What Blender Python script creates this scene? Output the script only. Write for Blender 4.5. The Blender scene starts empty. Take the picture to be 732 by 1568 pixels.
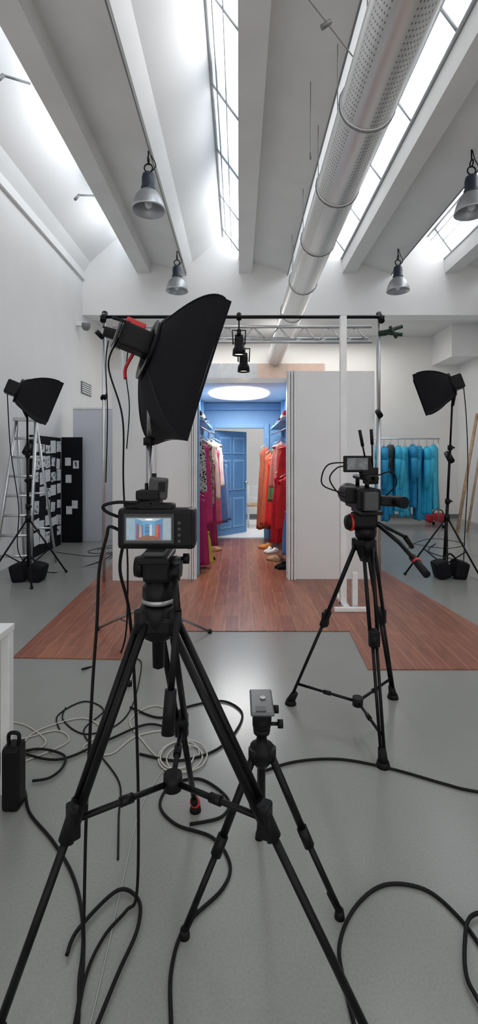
import bpy, bmesh, math, random
from mathutils import Vector, Matrix
random.seed(7)
S=bpy.context.scene
S.view_settings.view_transform='Standard'
COL=S.collection
# ---------------------------------------------------------------- materials
MC={}
def mat(name,col,rough=.5,metal=0,var=.06,scale=8,bump=0,emit=0,ecol=None,spec=None):
    if name in MC: return MC[name]
    m=bpy.data.materials.new(name); m.use_nodes=True
    nt=m.node_tree; b=nt.nodes['Principled BSDF']
    b.inputs['Roughness'].default_value=rough; b.inputs['Metallic'].default_value=metal
    if spec is not None: b.inputs['Specular IOR Level'].default_value=spec
    tc=nt.nodes.new('ShaderNodeTexCoord'); n=nt.nodes.new('ShaderNodeTexNoise')
    n.inputs['Scale'].default_value=scale; n.inputs['Detail'].default_value=4
    nt.links.new(tc.outputs['Object'],n.inputs['Vector'])
    r=nt.nodes.new('ShaderNodeValToRGB')
    c=Vector(col)
    r.color_ramp.elements[0].position=.3; r.color_ramp.elements[1].position=.7
    r.color_ramp.elements[0].color=(*(c*(1-var)),1); r.color_ramp.elements[1].color=(*[min(1,x*(1+var)) for x in c],1)
    nt.links.new(n.outputs['Fac'],r.inputs['Fac']); nt.links.new(r.outputs['Color'],b.inputs['Base Color'])
    if bump:
        bp=nt.nodes.new('ShaderNodeBump'); bp.inputs['Strength'].default_value=bump; bp.inputs['Distance'].default_value=.01
        nt.links.new(n.outputs['Fac'],bp.inputs['Height']); nt.links.new(bp.outputs['Normal'],b.inputs['Normal'])
    if emit:
        b.inputs['Emission Color'].default_value=(*(ecol or col),1); b.inputs['Emission Strength'].default_value=emit
    MC[name]=m; return m
WALL=mat('wall_paint',(.83,.82,.815),.7,scale=2,var=.02)
CEIL=mat('ceiling_concrete',(.74,.735,.72),.75,scale=1.5,var=.05)
PANELW=mat('flat_white_panel',(.80,.80,.81),.45,scale=3,var=.02)
PANELG=mat('grey_white_panel',(.70,.71,.72),.5,scale=3,var=.02)
PANELL=mat('lavender_grey_panel',(.62,.63,.69),.5,scale=3,var=.02)
BLUE=mat('blue_set_paint',(.19,.38,.62),.5,scale=4,var=.05)
BLUED=mat('blue_door_paint',(.10,.24,.47),.45,scale=4,var=.05)
BLK=mat('black_plastic',(.005,.005,.006),.45,var=.2,scale=30,spec=.2)
BLKM=mat('black_anodised',(.005,.005,.006),.36,.15,var=.2,scale=20,spec=.22)
BLKF=mat('black_fabric',(.005,.005,.008),.75,var=.3,scale=60,bump=.2,spec=.2)
RUB=mat('black_rubber',(.006,.006,.006),.6,var=.2,spec=.2)
GREYP=mat('grey_plastic',(.16,.17,.18),.4)
DGREY=mat('dark_grey_plastic',(.035,.037,.04),.4)
ALU=mat('aluminium',(.62,.63,.64),.32,.9,var=.06)
STEEL=mat('brushed_steel',(.38,.38,.39),.35,.9)
RED=mat('red_plastic',(.55,.02,.02),.4)
WHT=mat('white_gloss',(.82,.82,.82),.4)
CABW=mat('white_cable',(.46,.44,.39),.5)
NAVY=mat('lamp_housing_navy',(.02,.024,.045),.45)
BELL=mat('lamp_bell_aluminium',(.42,.43,.45),.38,.7)
WIRE=mat('wire_steel',(.20,.20,.20),.5,.5)
GLOW=mat('lamp_glow',(1,1,1),.5,emit=4)
WOODP=mat('pine_wood',(.50,.33,.20),.6,scale=12,var=.2)
PAPER=mat('paper_print',(.72,.72,.73),.7,scale=14,var=.1)
def print_mat():
    m=bpy.data.materials.new('photo_prints'); m.use_nodes=True; nt=m.node_tree; b=nt.nodes['Principled BSDF']; b.inputs['Roughness'].default_value=.6
    tc=nt.nodes.new('ShaderNodeTexCoord'); n=nt.nodes.new('ShaderNodeTexNoise'); n.inputs['Scale'].default_value=17; n.inputs['Detail'].default_value=3
    r=nt.nodes.new('ShaderNodeValToRGB'); r.color_ramp.elements[0].position=.38; r.color_ramp.elements[0].color=(.05,.05,.06,1); r.color_ramp.elements[1].position=.45; r.color_ramp.elements[1].color=(.70,.70,.72,1)
    nt.links.new(tc.outputs['Object'],n.inputs['Vector']); nt.links.new(n.outputs['Fac'],r.inputs[0]); nt.links.new(r.outputs[0],b.inputs['Base Color']); return m
PRINT=print_mat()
def floor_mat():
    m=bpy.data.materials.new('resin_floor'); m.use_nodes=True; nt=m.node_tree; b=nt.nodes['Principled BSDF']; L=nt.links.new
    tc=nt.nodes.new('ShaderNodeTexCoord')
    n=nt.nodes.new('ShaderNodeTexNoise'); n.inputs['Scale'].default_value=1.0; n.inputs['Detail'].default_value=7; n.inputs['Roughness'].default_value=.5
    n2=nt.nodes.new('ShaderNodeTexNoise'); n2.inputs['Scale'].default_value=120; n2.inputs['Detail'].default_value=3
    L(tc.outputs['Object'],n.inputs['Vector']); L(tc.outputs['Object'],n2.inputs['Vector'])
    r=nt.nodes.new('ShaderNodeValToRGB'); r.color_ramp.elements[0].position=.25; r.color_ramp.elements[1].position=.78
    r.color_ramp.elements[0].color=(.245,.25,.236,1); r.color_ramp.elements[1].color=(.295,.298,.282,1)
    L(n.outputs['Fac'],r.inputs['Fac'])
    r2=nt.nodes.new('ShaderNodeValToRGB'); r2.color_ramp.elements[0].position=.35; r2.color_ramp.elements[0].color=(.8,.8,.8,1); r2.color_ramp.elements[1].position=.6
    L(n2.outputs['Fac'],r2.inputs[0])
    mx=nt.nodes.new('ShaderNodeMixRGB'); mx.blend_type='MULTIPLY'; mx.inputs[0].default_value=.5
    L(r.outputs['Color'],mx.inputs[1]); L(r2.outputs[0],mx.inputs[2]); L(mx.outputs[0],b.inputs['Base Color'])
    mr=nt.nodes.new('ShaderNodeMapRange'); mr.inputs['To Min'].default_value=.20; mr.inputs['To Max'].default_value=.28
    L(n.outputs['Fac'],mr.inputs['Value']); L(mr.outputs[0],b.inputs['Roughness'])
    return m
def plank_mat():
    m=bpy.data.materials.new('vinyl_planks'); m.use_nodes=True; nt=m.node_tree; b=nt.nodes['Principled BSDF']; L=nt.links.new
    tc=nt.nodes.new('ShaderNodeTexCoord'); mp=nt.nodes.new('ShaderNodeMapping'); mp.inputs['Rotation'].default_value=(0,0,math.pi/2)
    L(tc.outputs['Object'],mp.inputs['Vector'])
    br=nt.nodes.new('ShaderNodeTexBrick'); br.inputs['Scale'].default_value=1; br.inputs['Brick Width'].default_value=.72; br.inputs['Row Height'].default_value=.125
    br.inputs['Mortar Size'].default_value=.0022; br.offset=.37; br.inputs['Bias'].default_value=0
    br.inputs['Color1'].default_value=(.40,.145,.080,1); br.inputs['Color2'].default_value=(.28,.088,.050,1); br.inputs['Mortar'].default_value=(.50,.28,.20,1)
    L(mp.outputs[0],br.inputs['Vector'])
    mp2=nt.nodes.new('ShaderNodeMapping'); mp2.inputs['Scale'].default_value=(34,3,1); L(tc.outputs['Object'],mp2.inputs['Vector'])
    n=nt.nodes.new('ShaderNodeTexNoise'); n.inputs['Scale'].default_value=1; n.inputs['Detail'].default_value=6; n.inputs['Distortion'].default_value=.6; L(mp2.outputs[0],n.inputs['Vector'])
    r=nt.nodes.new('ShaderNodeValToRGB'); r.color_ramp.elements[0].position=.3; r.color_ramp.elements[0].color=(.5,.5,.5,1); r.color_ramp.elements[1].position=.65
    L(n.outputs['Fac'],r.inputs['Fac'])
    mx=nt.nodes.new('ShaderNodeMixRGB'); mx.blend_type='MULTIPLY'; mx.inputs[0].default_value=.8
    L(br.outputs['Color'],mx.inputs[1]); L(r.outputs['Color'],mx.inputs[2]); L(mx.outputs[0],b.inputs['Base Color'])
    b.inputs['Roughness'].default_value=.3
    return m
def duct_mat():
    m=bpy.data.materials.new('perforated_duct'); m.use_nodes=True; nt=m.node_tree; b=nt.nodes['Principled BSDF']; L=nt.links.new
    b.inputs['Metallic'].default_value=.5; b.inputs['Roughness'].default_value=.3
    tc=nt.nodes.new('ShaderNodeTexCoord'); sp=nt.nodes.new('ShaderNodeSeparateXYZ'); L(tc.outputs['Object'],sp.inputs[0])
    def M(op,a,bv=None,c=None):
        x=nt.nodes.new('ShaderNodeMath'); x.operation=op
        for i,v in enumerate((a,bv,c)):
            if v is None: continue
            if isinstance(v,(int,float)): x.inputs[i].default_value=v
            else: L(v,x.inputs[i])
        return x.outputs[0]
    ang=M('ARCTAN2',sp.outputs['X'],sp.outputs['Z'])
    a=M('SUBTRACT',M('FRACT',M('MULTIPLY',ang,9.55)),.5)
    y=M('SUBTRACT',M('FRACT',M('MULTIPLY',sp.outputs['Y'],26)),.5)
    dist=M('SQRT',M('ADD',M('MULTIPLY',a,a),M('MULTIPLY',y,y)))
    dot=M('LESS_THAN',dist,.2)
    band=M('GREATER_THAN',M('SINE',M('MULTIPLY',ang,5)),-.1)
    f=M('MULTIPLY',dot,band)
    mx=nt.nodes.new('ShaderNodeMixRGB'); L(f,mx.inputs[0]); mx.inputs[1].default_value=(.72,.72,.71,1); mx.inputs[2].default_value=(.22,.22,.22,1)
    L(mx.outputs[0],b.inputs['Base Color'])
    return m
SKY_E=5.4
def glass_mat():
    m=bpy.data.materials.new('skylight_glazing'); m.use_nodes=True; nt=m.node_tree; L=nt.links.new
    b=nt.nodes['Principled BSDF']; b.inputs['Base Color'].default_value=(.6,.7,.8,1); b.inputs['Roughness'].default_value=.3
    tc=nt.nodes.new('ShaderNodeTexCoord'); n=nt.nodes.new('ShaderNodeTexNoise'); n.inputs['Scale'].default_value=1.1; n.inputs['Detail'].default_value=3; L(tc.outputs['Object'],n.inputs['Vector'])
    r=nt.nodes.new('ShaderNodeValToRGB'); r.color_ramp.elements[0].position=.40; r.color_ramp.elements[1].position=.60
    r.color_ramp.elements[0].color=(.14,.172,.19,1); r.color_ramp.elements[1].color=(.97,.98,1,1)
    L(n.outputs['Fac'],r.inputs[0]); L(r.outputs[0],b.inputs['Emission Color']); b.inputs['Emission Strength'].default_value=SKY_E
    return m
# ---------------------------------------------------------------- geometry helpers
class G:
    def __init__(s,name,loc=(0,0,0)):
        s.e=bpy.data.objects.new(name,None); s.e.location=loc; s.e.empty_display_size=.1; COL.objects.link(s.e); s.inv=Matrix.Translation(Vector(loc)).inverted()
def fin(me,name,g,m,smooth=False,ang=True):
    o=bpy.data.objects.new(name,me); COL.objects.link(o)
    if m: 
        for x in (m if isinstance(m,(list,tuple)) else [m]): me.materials.append(x)
    if smooth:
        for p in me.polygons: p.use_smooth=True
    if g: o.parent=g.e; o.matrix_parent_inverse=g.inv
    return o
def box(name,c,s,m,g=None,rot=None,bev=0):
    bm=bmesh.new(); bmesh.ops.create_cube(bm,size=1)
    for v in bm.verts: v.co=Vector((v.co.x*s[0],v.co.y*s[1],v.co.z*s[2]))
    if bev: bmesh.ops.bevel(bm,geom=bm.edges[:],offset=bev,segments=2,affect='EDGES',profile=.6)
    R=Matrix.Identity(4)
    if rot is not None: R=(rot.to_4x4() if isinstance(rot,Matrix) else Matrix.Rotation(rot[2],4,'Z')@Matrix.Rotation(rot[1],4,'Y')@Matrix.Rotation(rot[0],4,'X'))
    bmesh.ops.transform(bm,matrix=Matrix.Translation(Vector(c))@R,verts=bm.verts)
    me=bpy.data.meshes.new(name); bm.to_mesh(me); bm.free()
    return fin(me,name,g,m)
def b2(name,a,b,m,g=None,bev=0):
    return box(name,[(a[i]+b[i])/2 for i in range(3)],[abs(b[i]-a[i]) for i in range(3)],m,g,bev=bev)
def basis(d):
    d=Vector(d).normalized(); up=Vector((0,0,1)) if abs(d.z)<.95 else Vector((0,1,0))
    x=up.cross(d).normalized(); y=d.cross(x); return x,y,d
def rods(name,segs,m,g=None,n=14):
    bm=bmesh.new()
    for sg in segs:
        p,q,r1=Vector(sg[0]),Vector(sg[1]),sg[2]; r2=sg[3] if len(sg)>3 else r1
        x,y,d=basis(q-p); A=[];B=[]
        for i in range(n):
            a=2*math.pi*i/n; o=x*math.cos(a)+y*math.sin(a)
            A.append(bm.verts.new(p+o*r1)); B.append(bm.verts.new(q+o*r2))
        for i in range(n):
            f=bm.faces.new((A[i],A[(i+1)%n],B[(i+1)%n],B[i])); f.smooth=True
        bm.faces.new(A[::-1]); bm.faces.new(B)
    me=bpy.data.meshes.new(name); bm.to_mesh(me); bm.free()
    return fin(me,name,g,m)
def lathe(name,prof,c,m,g=None,axis=(0,0,1),n=32):
    x,y,d=basis(axis); c=Vector(c); bm=bmesh.new(); R=[]
    for r,h in prof:
        R.append([bm.verts.new(c+d*h+(x*math.cos(2*math.pi*i/n)+y*math.sin(2*math.pi*i/n))*max(r,1e-4)) for i in range(n)])
    for a,b in zip(R,R[1:]):
        for i in range(n):
            f=bm.faces.new((a[i],a[(i+1)%n],b[(i+1)%n],b[i])); f.smooth=True
    me=bpy.data.meshes.new(name); bm.to_mesh(me); bm.free()
    return fin(me,name,g,m)
def smooth_pts(pts,k=8):
    P=[Vector(p) for p in pts]; out=[]
    for i in range(len(P)-1):
        p0=P[max(i-1,0)];p1=P[i];p2=P[i+1];p3=P[min(i+2,len(P)-1)]
        for j in range(k):
            t=j/k
            out.append(.5*((2*p1)+(p2-p0)*t+(2*p0-5*p1+4*p2-p3)*t*t+(3*p1-p0-3*p2+p3)*t**3))
    out.append(P[-1]); return out
def cable(name,paths,r,m,g=None,sm=True):
    cu=bpy.data.curves.new(name,'CURVE'); cu.dimensions='3D'; cu.bevel_depth=r; cu.bevel_resolution=3; cu.use_fill_caps=True
    for pts in paths:
        P=smooth_pts(pts) if sm else [Vector(p) for p in pts]
        s=cu.splines.new('POLY'); s.points.add(len(P)-1)
        for q,p in zip(s.points,P): q.co=(*p,1)
        s.use_smooth=True
    cu.materials.append(m)
    o=bpy.data.objects.new(name,cu); COL.objects.link(o)
    if g: o.parent=g.e; o.matrix_parent_inverse=g.inv
    return o
def ring(c,r,axis=(0,0,1),n=20):
    x,y,d=basis(axis); return [Vector(c)+(x*math.cos(2*math.pi*i/n)+y*math.sin(2*math.pi*i/n))*r for i in range(n+1)]
def poly(name,verts,faces,m,g=None):
    me=bpy.data.meshes.new(name); me.from_pydata([tuple(v) for v in verts],[],faces); me.update()
    return fin(me,name,g,m)
def extr(name,prof,y0,y1,m,g=None):
    n=len(prof); v=[(x,y0,z) for x,z in prof]+[(x,y1,z) for x,z in prof]
    f=[(i,(i+1)%n,n+(i+1)%n,n+i) for i in range(n)]+[tuple(range(n))[::-1],tuple(range(n,2*n))]
    return poly(name,v,f,m,g)
# ---------------------------------------------------------------- room
XL,XR,YB,YF=-3.15,5.4,11.25,-3.0
b2('floor',(XL-.2,YF,-.12),(XR+.2,YB+.2,0),floor_mat())
b2('wall_left',(XL-.2,YF,0),(XL,YB+.2,5.2),WALL)
b2('trim_left_ledge',(XL,YF,5.06),(XL+.05,9.2,5.2),WALL)
b2('wall_right',(XR,YF,0),(XR+.2,YB+.2,5.2),WALL)
WALLW=mat('wall_paint_warm',(.84,.82,.79),.7,scale=2,var=.02)
b2('wall_back',(XL,YB,0),(XR,YB+.2,4.6),WALLW)
b2('beam_cross',(XL,9.2,4.36),(XR,9.55,5.2),WALL)
b2('wall_gable',(XL-.2,9.2,5.2),(XR+.2,9.5,6.4),WALL)
b2('ceiling_rear',(XL,9.55,4.46),(XR,YB,4.6),CEIL)
b2('baseboard_back',(XL,YB-.02,0),(XR,YB,.1),GREYP)
b2('trim_corner_box',(4.75,10.2,3.75),(XR,YB,4.46),WALL)
for i,(x0,x1,c) in enumerate([(-1.15,-.45,(.42,.45,.50)),(-.42,.45,(.45,.47,.50)),(.45,1.15,(.56,.42,.35)),(1.17,2.1,(.58,.42,.35))]):
    b2('trim_%d'%(i+1),(x0,YB-.03,3.35),(x1,YB,3.8),mat('wall_block_%d'%i,c,.7))
GL=glass_mat()
roof=G('ceiling',(1,3,5.2))
fins=[-2.05,0.0,2.08,4.14]
y0,y1=YF,9.2
starts=[(-4.12,True)]+[(x,False) for x in fins]
for i,(x,first) in enumerate(starts):
    if not first:
        extr('beam_%d'%i,[(x,5.2),(x+.26,5.2),(x+.28,5.40),(x+1.0,5.2),(x+1.0,5.34),(x+.3,5.54),(x,5.54)],y0,y1,CEIL,roof)
        rods('conduit_%d'%i,[((x+.98,y0,5.165),(x+.98,y1,5.165),.010)],WIRE,roof,8)
    xs=x+1.0
    px=x+1.73
    extr('roof_slab_%d'%i,[(xs,5.2),(xs+.12,5.42),(px,5.97),(px,6.15),(xs-.1,5.5)],y0,y1,WALL,roof)
    ex=x+2.07
    poly('window_%d'%(i+1),[(px,y0,5.97),(px,y1,5.97),(ex,y1,5.50),(ex,y0,5.50)],[(0,1,2,3)],GL,None)
    segs=[]
    yy=y0+.4
    while yy<y1:
        segs.append(((px,yy,5.95),(ex,yy,5.49),.016)); yy+=1.15
    segs+= [((px-.0,y0,5.955),(px-.0,y1,5.955),.022),((ex-.01,y0,5.50),(ex-.01,y1,5.50),.02),(((px+ex)/2,y0,5.72),((px+ex)/2,y1,5.72),.007),((px+.06,y0,5.87),(px+.06,y1,5.87),.010)]
    rods('window_frame_%d'%i,segs,mat('frame_grey',(.38,.39,.41),.5),roof,8)
# ---------------------------------------------------------------- duct
DX=.885
dg=G('ventilation_duct',(DX,3,3.93))
bm=bmesh.new(); n=64; A=[];B=[]
for i in range(n):
    a=2*math.pi*i/n
    A.append(bm.verts.new((.187*math.sin(a),-2.5-3,.187*math.cos(a)))); B.append(bm.verts.new((.187*math.sin(a),YB-3,.187*math.cos(a))))
for i in range(n):
    f=bm.faces.new((A[i],A[(i+1)%n],B[(i+1)%n],B[i])); f.smooth=True
me=bpy.data.meshes.new('duct_tube'); bm.to_mesh(me); bm.free()
o=fin(me,'duct_tube',None,duct_mat()); o.parent=dg.e
bands=[2.2,3.15,4.1,5.1,6.3,7.6]
for y in bands:
    lathe('duct_band',[(.187,-.02),(.193,-.02),(.193,.02),(.187,.02)],(DX,y,3.93),ALU,dg,axis=(0,1,0),n=48)
cable('hanger_wires',[ring((DX,y,3.93),.197,(0,1,0)) for y in bands]+[[(DX,y,4.127),(DX,y,5.2)] for y in bands]+[[(DX,3.15,4.13),(.6,3.15,4.5),(-.0,3.1,5.2)]],.0045,WIRE,dg,sm=False)
rods('wire_gripple',[((.57,3.15,4.46),(.63,3.15,4.50),.018)],WIRE,dg)
cable('junction_conduit',[[(DX,2.6,4.1),(.68,2.6,4.2),(.66,2.6,4.4),(.78,2.6,4.8),(.78,2.6,5.25)]],.014,STEEL,dg)
g=G('hanging_wire_sensors',(.9,6,5))
cable('wires',[[(.72,4.6,5.3),(.72,4.6,4.55)],[(.95,8.0,5.3),(.95,8.0,4.8)]],.004,WIRE,g,sm=False); rods('weights',[((.72,4.6,4.5),(.72,4.6,4.56),.01),((.95,8.0,4.75),(.95,8.0,4.82),.01)],WIRE,g)
# ---------------------------------------------------------------- high bay lamps
def highbay(x,y):
    g=G('high_bay_pendant_lamp',(x,y,4.4)); z=4.49
    lathe('bell',[(.198,0),(.205,.005),(.198,.03),(.18,.10),(.145,.18),(.095,.235),(.07,.25),(.07,.24),(.12,.18),(.16,.09),(.187,.01),(.198,0)],(x,y,z),BELL,g)
    lathe('gear_housing',[(0,.22),(.085,.22),(.09,.24),(.09,.28),(.08,.29),(.08,.39),(.07,.44),(.03,.47),(0,.47)],(x,y,z),NAVY,g)
    lathe('bulb',[(0,.02),(.04,.05),(.05,.1),(.03,.18),(0,.2)],(x,y,z),mat('lamp_glass',(.8,.82,.85),.2),g,n=16)
    cable('hook',[ring((x,y,z+.52),.05,(0,1,0)),ring((x,y,z+.61),.04,(1,0,0)),[(x,y,z+.64),(x,y,5.3)]],.009,BLK,g,sm=False)
    cable('flex',[[(x+.02,y,z+.46),(x+.09,y,z+.55),(x+.04,y,z+.66),(x+.0,y,5.3)]],.006,BLK,g)
for x,y in [(-1.1,5.55),(-1.12,8.25),(2.87,8.25),(2.85,5.6)]: highbay(x,y)
g=G('security_camera',(-3.05,8.9,3.9)); lathe('dome',[(0,-.09),(.05,-.075),(.08,-.03),(.085,0),(.085,.05),(0,.05)],(-2.98,8.9,4.05),GREYP,g); b2('bracket',(-3.15,8.85,4.05),(-2.95,8.95,4.13),WHT,g)
g=G('wall_vent',(XL,9.3,2.9)); b2('frame',(XL,9.1,2.78),(XL+.02,9.7,3.02),GREYP,g)
for k in range(5): b2('slat',(XL+.02,9.12,2.80+k*.042),(XL+.03,9.68,2.82+k*.042),WHT,g)
g=G('emergency_light',(XL,5.8,4.7)); b2('case',(XL,5.7,4.62),(XL+.04,5.95,4.86),PANELG,g,bev=.01); b2('lens',(XL+.04,5.73,4.65),(XL+.048,5.92,4.83),WHT,g)
for yy,zz in [(5.0,5.55),(7.3,5.6)]:
    g=G('skylight_actuator',(-2.4,yy,zz)); rods('rod',[((-2.5,yy-.15,zz),(-2.36,yy+.15,zz+.16),.014),((-2.5,yy-.15,zz),(-2.55,yy-.2,zz-.1),.022)],WIRE,g)
# ---------------------------------------------------------------- wood floor
wp=[(-1.8,6.8),(-1.69,3.41),(-.80,3.38),(-.80,3.93),(.95,3.93),(.91,3.22),(2.2,3.22),(1.84,6.6),(.8,6.6),(.8,8.4),(-.68,8.4),(-.68,6.8)]
wp=wp[::-1]
v=[(x,y,.001) for x,y in wp]+[(x,y,.007) for x,y in wp]; n=len(wp)
poly('laminate_floor_mat',v,[tuple(range(n))[::-1],tuple(range(n,2*n))]+[(i,(i+1)%n,n+(i+1)%n,n+i) for i in range(n)],plank_mat())
JM=mat('floor_joint',(.16,.17,.165),.6)
b2('trim_20',(2.6,6.9,0),(XR,6.915,.0015),JM); b2('trim_21',(2.9,3,0),(2.912,YB,.0015),JM); b2('trim_22',(XL,6.2,0),(-1.8,6.212,.0015),JM)
# ---------------------------------------------------------------- dressing-room set
g=G('film_set_room',(0,7,0))
zt=2.555
b2('flat_left',(-1.53,5.6,0.007),(-.56,5.66,zt),PANELW,g)
b2('flat_left_wing',(-1.53,5.53,.007),(-1.02,5.595,zt),PANELG,g)
b2('flat_right',(.66,5.6,.007),(1.66,5.66,zt),PANELW,g)
for k in range(3):
    b2('left_moulding',(-.60+k*.025,5.56-.0,.007),(-.585+k*.025,5.60,zt),WHT,g,bev=.004)
    b2('right_moulding',(.60+k*.035,5.55,.007),(.62+k*.035,5.60,zt),WHT,g,bev=.004)
b2('left_return',(-.56,5.59,.007),(-.52,5.68,zt),WHT,g); b2('right_return',(.59,5.6,.007),(.66,5.70,zt),WHT,g)
b2('side_left',(-.78,5.68,.007),(-.72,8.4,zt),BLUE,g); b2('side_right',(.84,5.7,.007),(.90,8.4,zt),BLUE,g)
dx0,dx1,dzt=-.46,.46,2.03
b2('back_left',(-.78,8.4,0.007),(dx0,8.46,zt),BLUE,g); b2('back_right',(dx1,8.4,.007),(.90,8.46,zt),BLUE,g); b2('back_head',(dx0,8.4,dzt),(dx1,8.46,zt),BLUE,g)
b2('cornice',(-.72,8.34,2.36),(.84,8.40,2.49),BLUE,g,bev=.01)
b2('pilaster',(-.64,5.75,.007),(-.50,5.82,2.48),BLUE,g,bev=.008); b2('pilaster',(.60,5.78,.007),(.75,5.85,2.48),BLUE,g,bev=.008)
for yy in (6.5,7.3,8.0):
    b2('stile_left',(-.72,yy,.007),(-.62,yy+.08,2.48),BLUE,g,bev=.006); b2('stile_right',(.74,yy,.007),(.84,yy+.08,2.48),BLUE,g,bev=.006)
b2('shelf_left',(-.72,5.9,1.98),(-.46,8.1,2.01),BLUE,g); b2('shelf_right',(.55,5.95,1.98),(.84,8.1,2.01),BLUE,g)
b2('set_ceiling',(-.72,6.0,2.50),(.84,8.4,2.54),WHT,g)
b2('front_header',(-.52,5.98,2.47),(.6,6.02,2.52),WHT,g)
for a,b in (((dx0-.09,8.36,.007),(dx0,8.40,dzt+.09)),((dx1,8.36,.007),(dx1+.09,8.40,dzt+.09)),((dx0,8.36,dzt),(dx1,8.40,dzt+.09))): b2('door_casing',a,b,BLUE,g,bev=.008)
def hat(x,y,z,m,mb):
    lathe('hat_crown',[(0,.12),(.05,.12),(.08,.09),(.085,.02),(.14,.005),(.145,0),(0,0)],(x,y,z),m,g,n=24); lathe('hat_band',[(.086,.02),(.088,.02),(.088,.045),(.085,.045)],(x,y,z),mb,g,n=24)
def cm(n,c,r=.75,sc=10,v=.12): return mat('cloth_'+n,c,r,scale=sc,var=v,bump=.2)
hat(-.57,6.15,2.01,BLKF,WHT); hat(-.57,6.6,2.01,cm('white2',(.75,.75,.73)),BLKF); hat(.66,6.15,2.01,cm('red2',(.6,.02,.02)),WHT); hat(.68,6.6,2.01,cm('white2',(0,0,0)),RED); hat(.68,7.1,2.01,BLKF,RED)
lg=G('round_ceiling_lamp',(0,7.2,2.48))
vs=[(.0+.47*math.cos(a*math.pi/24),7.2+.72*math.sin(a*math.pi/24),2.485) for a in range(48)]
vt=[(x,y,2.50) for x,y,z in vs]
poly('diffuser',vs+vt,[tuple(range(48))]+[(i,(i+1)%48,48+(i+1)%48,48+i) for i in range(48)],GLOW,lg)
# door
th=math.radians(46); hx,hy=dx0+.03,8.485
R=Matrix.Rotation(th,4,'Z')
dgp=G('door_1',(hx,hy,0))
def dbox(nm,x0,x1,z0,z1,yo,t,m):
    o=box(nm,(0,0,0),(x1-x0,t,z1-z0),m,None,bev=.006)
    o.data.transform(Matrix.Translation((hx,hy,0))@R@Matrix.Translation(((x0+x1)/2,yo,(z0+z1)/2)))
    o.parent=dgp.e; o.matrix_parent_inverse=dgp.inv
dbox('leaf',0,.84,.02,2.0,.02,.035,BLUED)
for x0,x1 in ((.09,.39),(.45,.75)):
    for z0,z1 in ((.15,.72),(.86,1.45),(1.56,1.88)):
        dbox('panel_rim',x0,x1,z0,z1,-.002,.02,BLUE); dbox('panel_recess',x0+.03,x1-.03,z0+.03,z1-.03,-.010,.012,BLUED)
kp=Vector((hx,hy,0))+R.to_3x3()@Vector((.79,-.0,1.0)); lathe('knob',[(0,0),(.012,0),(.012,.02),(.028,.03),(.028,.05),(0,.06)],kp,ALU,dgp,axis=R.to_3x3()@Vector((0,-1,0)))
b2('white_floor_sheet',(-.9,8.5,.0),(1.6,10.9,.01),WHT)
g=G('wooden_chair',(.35,9.8,0))
rods('legs',[((.2,9.7,.01),(.2,9.7,.9),.02),((.55,9.7,.01),(.55,9.7,.9),.02),((.2,10.1,.01),(.2,10.1,.45),.02),((.55,10.1,.01),(.55,10.1,.45),.02)],WHT,g)
b2('seat',(.17,9.67,.45),(.58,10.13,.49),WOODP,g,bev=.01)
for z in (.6,.72,.84): b2('slat',(.2,9.69,z),(.55,9.71,z+.05),WHT,g)
# ---------------------------------------------------------------- garments
def garment(name,x,y,ztop,length,wx,wy,m,g,flare=1.2,sleeve=0,rotz=0,seed=0,folds=7):
    rr=random.Random(seed); n=56; k=22; bm=bmesh.new(); R_=[]; ph=rr.random()*6; ph2=rr.random()*6
    for j in range(k+1):
        t=j/k
        if t<.06: w=.22+.78*(t/.06)**.6
        elif t<.35: w=1-.12*math.sin((t-.06)/.29*math.pi)
        else: w=1+(flare-1)*((t-.35)/.65)
        if t<.06: th_=.45+.4*t/.06
        else: th_=.85+.35*t
        z=ztop-length*t
        row=[]
        for i in range(n):
            a=2*math.pi*i/n
            f=1+(.05+.16*t)*math.sin(folds*a+ph+1.5*t)+(.03+.05*t)*math.sin(13*a+ph2)
            px_=wx*.5*w*math.cos(a)*f; py_=wy*.5*th_*math.sin(a)*f
            dz=(.04*(abs(math.cos(a))))*(1 if t<.1 else 0)
            c,s=math.cos(rotz),math.sin(rotz)
            row.append(bm.verts.new((x+px_*c-py_*s,y+px_*s+py_*c,z-dz+.012*math.sin(5*a+ph)*t)))
        R_.append(row)
    for a_,b_ in zip(R_,R_[1:]):
        for i in range(n):
            f=bm.faces.new((a_[i],b_[i],b_[(i+1)%n],a_[(i+1)%n])); f.smooth=True
    bm.faces.new(R_[0]); bm.faces.new(R_[-1][::-1])
    me=bpy.data.meshes.new(name); bm.to_mesh(me); bm.free(); fin(me,name,g,m)
    c,s=math.cos(rotz),math.sin(rotz)
    def P(dx,dy,z): return (x+dx*c-dy*s,y+dx*s+dy*c,z)
    if sleeve:
        for q in (-1,1):
            rods(name+'_sleeve',[(P(q*wx*.42,0,ztop-.06),P(q*wx*.56,.01,ztop-.32),wy*.36,wy*.40),(P(q*wx*.56,.01,ztop-.30),P(q*wx*.58,.03,ztop-sleeve),wy*.40,wy*.28)],m,g,12)
    cable(name+'_hanger',[[P(-wx*.4,0,ztop-.03),P(0,0,ztop+.03),P(wx*.4,0,ztop-.03)],[P(0,0,ztop+.03),P(0,0,ztop+.08),P(.02,0,ztop+.11),P(0,0,ztop+.13)]],.005,STEEL,g,sm=False)
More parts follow.
